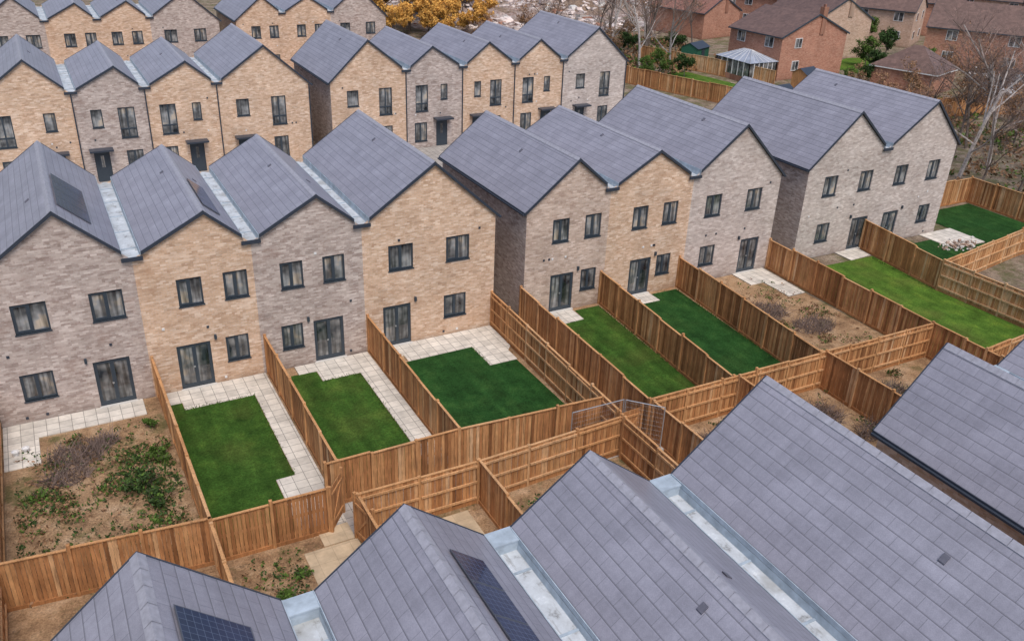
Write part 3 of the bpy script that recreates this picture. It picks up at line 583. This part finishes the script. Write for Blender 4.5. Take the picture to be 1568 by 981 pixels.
# ------------------------------------------------------------ older houses beyond
def oldhouse(cx,cy,rz,w,d,ez,rh,wm,rm,hip=False,name='brick_house',chim=True,wins=True):
    E=empty(name,(cx,cy,0),rz); W=MB(); R=MB(); B=MB(); x=w/2; y=d/2; o=.3
    for p in ([(-x,-y),(x,-y)],[(x,-y),(x,y)],[(x,y),(-x,y)],[(-x,y),(-x,-y)]):
        (a,c)=p; l=math.hypot(c[0]-a[0],c[1]-a[1]); W.face([(a[0],a[1],0),(c[0],c[1],0),(c[0],c[1],ez),(a[0],a[1],ez)],wm,[(0,0),(l,0),(l,ez),(0,ez)])
    s=(rh-ez)/x
    if not hip:
        for yy in (-y,y): W.face([(-x,yy,ez),(x,yy,ez),(0,yy,rh)],wm,[(-x,ez),(x,ez),(0,rh)])
        for g in (-1,1):
            e=(x+o)*g; ze=ez-o*s; le=math.hypot(x+o,rh-ze)
            R.face([(e,-y-.15,ze+.08),(e,y+.15,ze+.08),(0,y+.15,rh+.08),(0,-y-.15,rh+.08)],rm,[(0,0),(d,0),(d,le),(0,le)])
            for yy in (-y-.15,y+.15): B.hexa([(e,yy-.02,ze-.1),(0,yy-.02,rh-.1),(0,yy+.02,rh-.1),(e,yy+.02,ze-.1),(e,yy-.02,ze+.09),(0,yy-.02,rh+.09),(0,yy+.02,rh+.09),(e,yy+.02,ze+.09)],'frame')
            B.box(min(e,e+.1*g),max(e,e+.1*g),-y-.1,y+.1,ze-.05,ze+.06,'frame')
    else:
        ry=max(0,y-x); ze=ez-o*s; X=x+o; Y=y+o
        for g in (-1,1):
            R.face([(X*g,-Y,ze),(X*g,Y,ze),(0,ry,rh),(0,-ry,rh)],rm,[(0,0),(2*Y,0),(Y+ry,X),(Y-ry,X)])
            R.face([(-X,Y*g,ze),(X,Y*g,ze),(0,ry*g,rh)],rm,[(0,0),(2*X,0),(X,X)])
        B.box(-X,X,-Y,-Y+.08,ze-.12,ze,'white'); B.box(-X,X,Y-.08,Y,ze-.12,ze,'white'); B.box(-X,-X+.08,-Y,Y,ze-.12,ze,'white'); B.box(X-.08,X,-Y,Y,ze-.12,ze,'white')
    if chim:
        B.box(x*.1,x*.1+.7,-y-.12,-y+.5,rh-2.2,rh+.75,wm); B.box(x*.1+.2,x*.1+.45,-y+.05,-y+.3,rh+.75,rh+1.05,'redtile')
    if wins and ez>4:
        for g in (-1,1):
            for yy in (-d*.27,d*.27):
                for z in (1.5,4.0):
                    x_=x*g; a,c=sorted((x_,x_+.05*g)); B.box(a,c,yy-.65,yy+.65,z-.6,z+.6,'white'); a,c=sorted((x_+.05*g,x_+.06*g))
                    B.box(a,c,yy-.58,yy-.04,z-.53,z+.53,'glass'); B.box(a,c,yy+.04,yy+.58,z-.53,z+.53,'glass')
            for xx in (-w*.25,w*.25):
                for z in (1.5,4.0):
                    if g<0 and chim and xx>0: continue
                    y_=y*g; a,c=sorted((y_,y_+.05*g)); B.box(xx-.55,xx+.55,a,c,z-.55,z+.55,'white'); a,c=sorted((y_+.05*g,y_+.06*g))
                    B.box(xx-.48,xx-.03,a,c,z-.48,z+.48,'glass'); B.box(xx+.03,xx+.48,a,c,z-.48,z+.48,'glass')
    W.obj('walls',E); R.obj('roof',E); B.obj('windows_and_trim',E); return E
oldhouse(62.2,45.2,0.05,10.6,8.2,4.8,7.0,'red','browntile')
oldhouse(76,54,-.1,9,10,4.9,7.4,'peach','browntile'); oldhouse(94,58,.5,8,9,4.9,7.2,'peach','browntile',chim=False)
oldhouse(90,39,.55,9,13,4.9,7.6,'red','browntile',chim=False); oldhouse(70,33,.3,6,7,2.5,4.6,'red','browntile',True,chim=False,wins=False)
oldhouse(70,72,.2,8,10,3.6,5.6,'red','redtile'); oldhouse(86,72,.3,8,10,4.9,7.4,'red','redtile',chim=False); oldhouse(108,62,.6,8,10,4.9,7.2,'red','browntile')
oldhouse(112,82,.3,8,14,4.9,7.4,'red','browntile'); oldhouse(124,62,.5,9,12,4.9,7.4,'peach','browntile'); oldhouse(132,92,.2,9,16,4.9,7.4,'red','redtile')
oldhouse(112,42,.6,9,12,4.9,7.4,'red','redtile'); oldhouse(98,88,.5,9,12,4.9,7.4,'peach','redtile'); oldhouse(140,70,.5,9,14,5,7.5,'red','browntile')
def conservatory(cx,cy):
    E=empty('conservatory',(cx,cy,0)); b=MB(); w,d,h,r=2.0,2.8,2.2,3.2
    b.box(-w,w,-d,d,0,.6,'red')
    n=6
    for i in range(n+1):
        for g in (-1,1):
            x=-w+2*w*i/n; b.box(x-.04,x+.04,d*g-.04,d*g+.04,.6,h,'white'); y=-d+2*d*i/n; b.box(w*g-.04,w*g+.04,y-.04,y+.04,.6,h,'white')
    for g in (-1,1):
        b.face([(-w,d*g*.99,.6),(w,d*g*.99,.6),(w,d*g*.99,h),(-w,d*g*.99,h)],'glass'); b.face([(w*g*.99,-d,.6),(w*g*.99,d,.6),(w*g*.99,d,h),(w*g*.99,-d,h)],'glass')
        b.face([(-w-.1,(d+.1)*g,h),(w+.1,(d+.1)*g,h),(0,.6*g,r)],'consglass'); b.face([((w+.1)*g,-d-.1,h),((w+.1)*g,d+.1,h),(0,.6,r),(0,-.6,r)],'consglass')
        for i in range(7):
            t=i/6; b.tube(((w+.1)*g,-d-.1+(2*d+.2)*t,h+.02),(0,-.6+1.2*t,r+.03),.022,.022,'white',4); b.tube((-w-.1+(2*w+.2)*t,(d+.1)*g,h+.02),(0,.6*g,r+.03),.022,.022,'white',4)
    b.obj('frame_and_glazing',E)
conservatory(54.6,43.4)
def car(x,y,rz,k,name='parked_car'):
    b=MB(); prof=[(-2.1,.35),(-2.1,.8),(-1.95,.95),(-1.2,1.02),(-.5,1.42),(.9,1.45),(1.7,1.0),(2.05,.9),(2.1,.35)]
    for g in (-1,1): b.face([(p[0],.85*g*(1 if p[1]<1.1 else .82),p[1]) for p in prof],k)
    for p,q in zip(prof[:-1],prof[1:]):
        a=.85*(1 if p[1]<1.1 else .82); c=.85*(1 if q[1]<1.1 else .82); glass=(p[1]<1.1)!=(q[1]<1.1)
        b.face([(p[0],-a,p[1]),(p[0],a,p[1]),(q[0],c,q[1]),(q[0],-c,q[1])],'glass' if glass else k)
    for g in (-1,1): b.face([(-1.1,.86*g,1.04),(1.5,.86*g,1.04),(.85,.72*g,1.38),(-.45,.72*g,1.38)],'glass')
    for wx in (-1.3,1.3):
        for g in (-1,1): b.tube((wx,.72*g,.32),(wx,.9*g,.32),.32,.32,'tyre',12); b.face([(wx+.3*math.cos(t),.9*g,.32+.3*math.sin(t)) for t in np.linspace(0,6.28,12,endpoint=False)],'steel')
    o=b.obj(name); o.location=(x,y,.02); o.rotation_euler=(0,0,rz)
for x,y,r,k in ((97,48,.5,'carwhite'),(103,52,.6,'carwhite'),(84,30,.9,'cardark'),(108,55,.5,'carwhite'),(82,33,.3,'carwhite'),(77,25,.2,'carwhite'),(-2,20.5,0,'cardark')): car(x,y,r,k)
def shed(x,y,rz,k,name='garden_shed',w=2.4,d=1.8):
    b=MB(); b.box(-w/2,w/2,-d/2,d/2,0,1.9,k); 
    for g in (-1,1): b.face([(-w/2-.1,g*(d/2+.15),1.85),(w/2+.1,g*(d/2+.15),1.85),(w/2+.1,0,2.45),(-w/2-.1,0,2.45)],'trim'); b.face([(g*w/2,-d/2,1.9),(g*w/2,d/2,1.9),(g*w/2,0,2.4)],k)
    b.box(-.4,.4,-d/2-.03,-d/2,.05,1.75,'frame'); o=b.obj(name); o.location=(x,y,0); o.rotation_euler=(0,0,rz)
shed(55,53,.4,'green',w=3,d=2.2); shed(56.5,36,.2,'wood'); shed(47,30,.1,'wood'); shed(73,37,.5,'wood')
def pot(x,y):
    b=MB(); n=14
    pr=[(.0,.0),(.09,.0),(.12,.16),(.135,.16),(.135,.19),(.105,.19),(.10,.15),(0,.14)]
    for (r0,z0),(r1,z1) in zip(pr[:-1],pr[1:]):
        for i in range(n):
            a=6.2832*i/n; c=6.2832*(i+1)/n; b.face([(r0*math.cos(a),r0*math.sin(a),z0),(r0*math.cos(c),r0*math.sin(c),z0),(r1*math.cos(c),r1*math.sin(c),z1),(r1*math.cos(a),r1*math.sin(a),z1)],'white')
    o=b.obj('plant_pot'); o.location=(x,y,.04)
pot(-20.9,-2.2); pot(-20.55,-2.1)
b=MB()
for i in range(110):
    x,y=rng.normal()*.7,rng.normal()*.35; s=rng.uniform(.04,.15); z=max(0,.3-math.hypot(x,y)*.3)*rng.uniform(0,1); a=rng.uniform(0,3)
    c,sn=math.cos(a)*s,math.sin(a)*s; hh=rng.uniform(.04,.10)
    b.hexa([(x-c,y-sn,z),(x+sn,y-c,z),(x+c,y+sn,z),(x-sn,y+c,z),(x-c*.9,y-sn*.9,z+hh),(x+sn*.9,y-c*.9,z+hh*1.3),(x+c*.8,y+sn*.8,z+hh),(x-sn*.9,y+c*.9,z+hh*.8)],('pink','stone','peach')[i%3])
o=b.obj('rubble_pile'); o.location=(31.9,-2.3,.04)
# ------------------------------------------------------------ light, world, camera
el,az=math.radians(58),math.radians(188)
w=bpy.data.worlds.new('World'); S.world=w; w.use_nodes=True; nt=w.node_tree; bg=nt.nodes['Background']
sk=nt.nodes.new('ShaderNodeTexSky'); sk.sky_type='NISHITA'; sk.sun_disc=False; sk.sun_elevation=el; sk.sun_rotation=az; sk.air_density=1.0; sk.dust_density=3.0; sk.ozone_density=1.0
nt.links.new(sk.outputs[0],bg.inputs[0]); bg.inputs[1].default_value=.15
sd=bpy.data.lights.new('sun','SUN'); sd.energy=2.0; sd.angle=math.radians(25); sd.color=(1,.95,.89); so=bpy.data.objects.new('sun',sd); col.objects.link(so)
dirv=Vector((math.sin(az)*math.cos(el),math.cos(az)*math.cos(el),math.sin(el))); so.rotation_euler=dirv.to_track_quat('Z','Y').to_euler(); so.location=dirv*100
S.view_settings.view_transform='Standard'; S.view_settings.look='None'; S.view_settings.exposure=0
ya,pi_,ro=.5096,.4702,.0401
d=np.array([math.sin(ya)*math.cos(pi_),math.cos(ya)*math.cos(pi_),-math.sin(pi_)]); r=np.array([math.cos(ya),-math.sin(ya),0]); u=np.cross(r,d)
r2=math.cos(ro)*r+math.sin(ro)*u; u2=-math.sin(ro)*r+math.cos(ro)*u
cd=bpy.data.cameras.new('camera'); cd.sensor_width=36; cd.lens=36*1339.4/1568; cd.clip_end=3000; cd.clip_start=.1
co=bpy.data.objects.new('camera',cd); col.objects.link(co)
mm=Matrix(((r2[0],u2[0],-d[0],-17.8756),(r2[1],u2[1],-d[1],-33.9501),(r2[2],u2[2],-d[2],19.8027),(0,0,0,1))); co.matrix_world=mm
S.camera=co
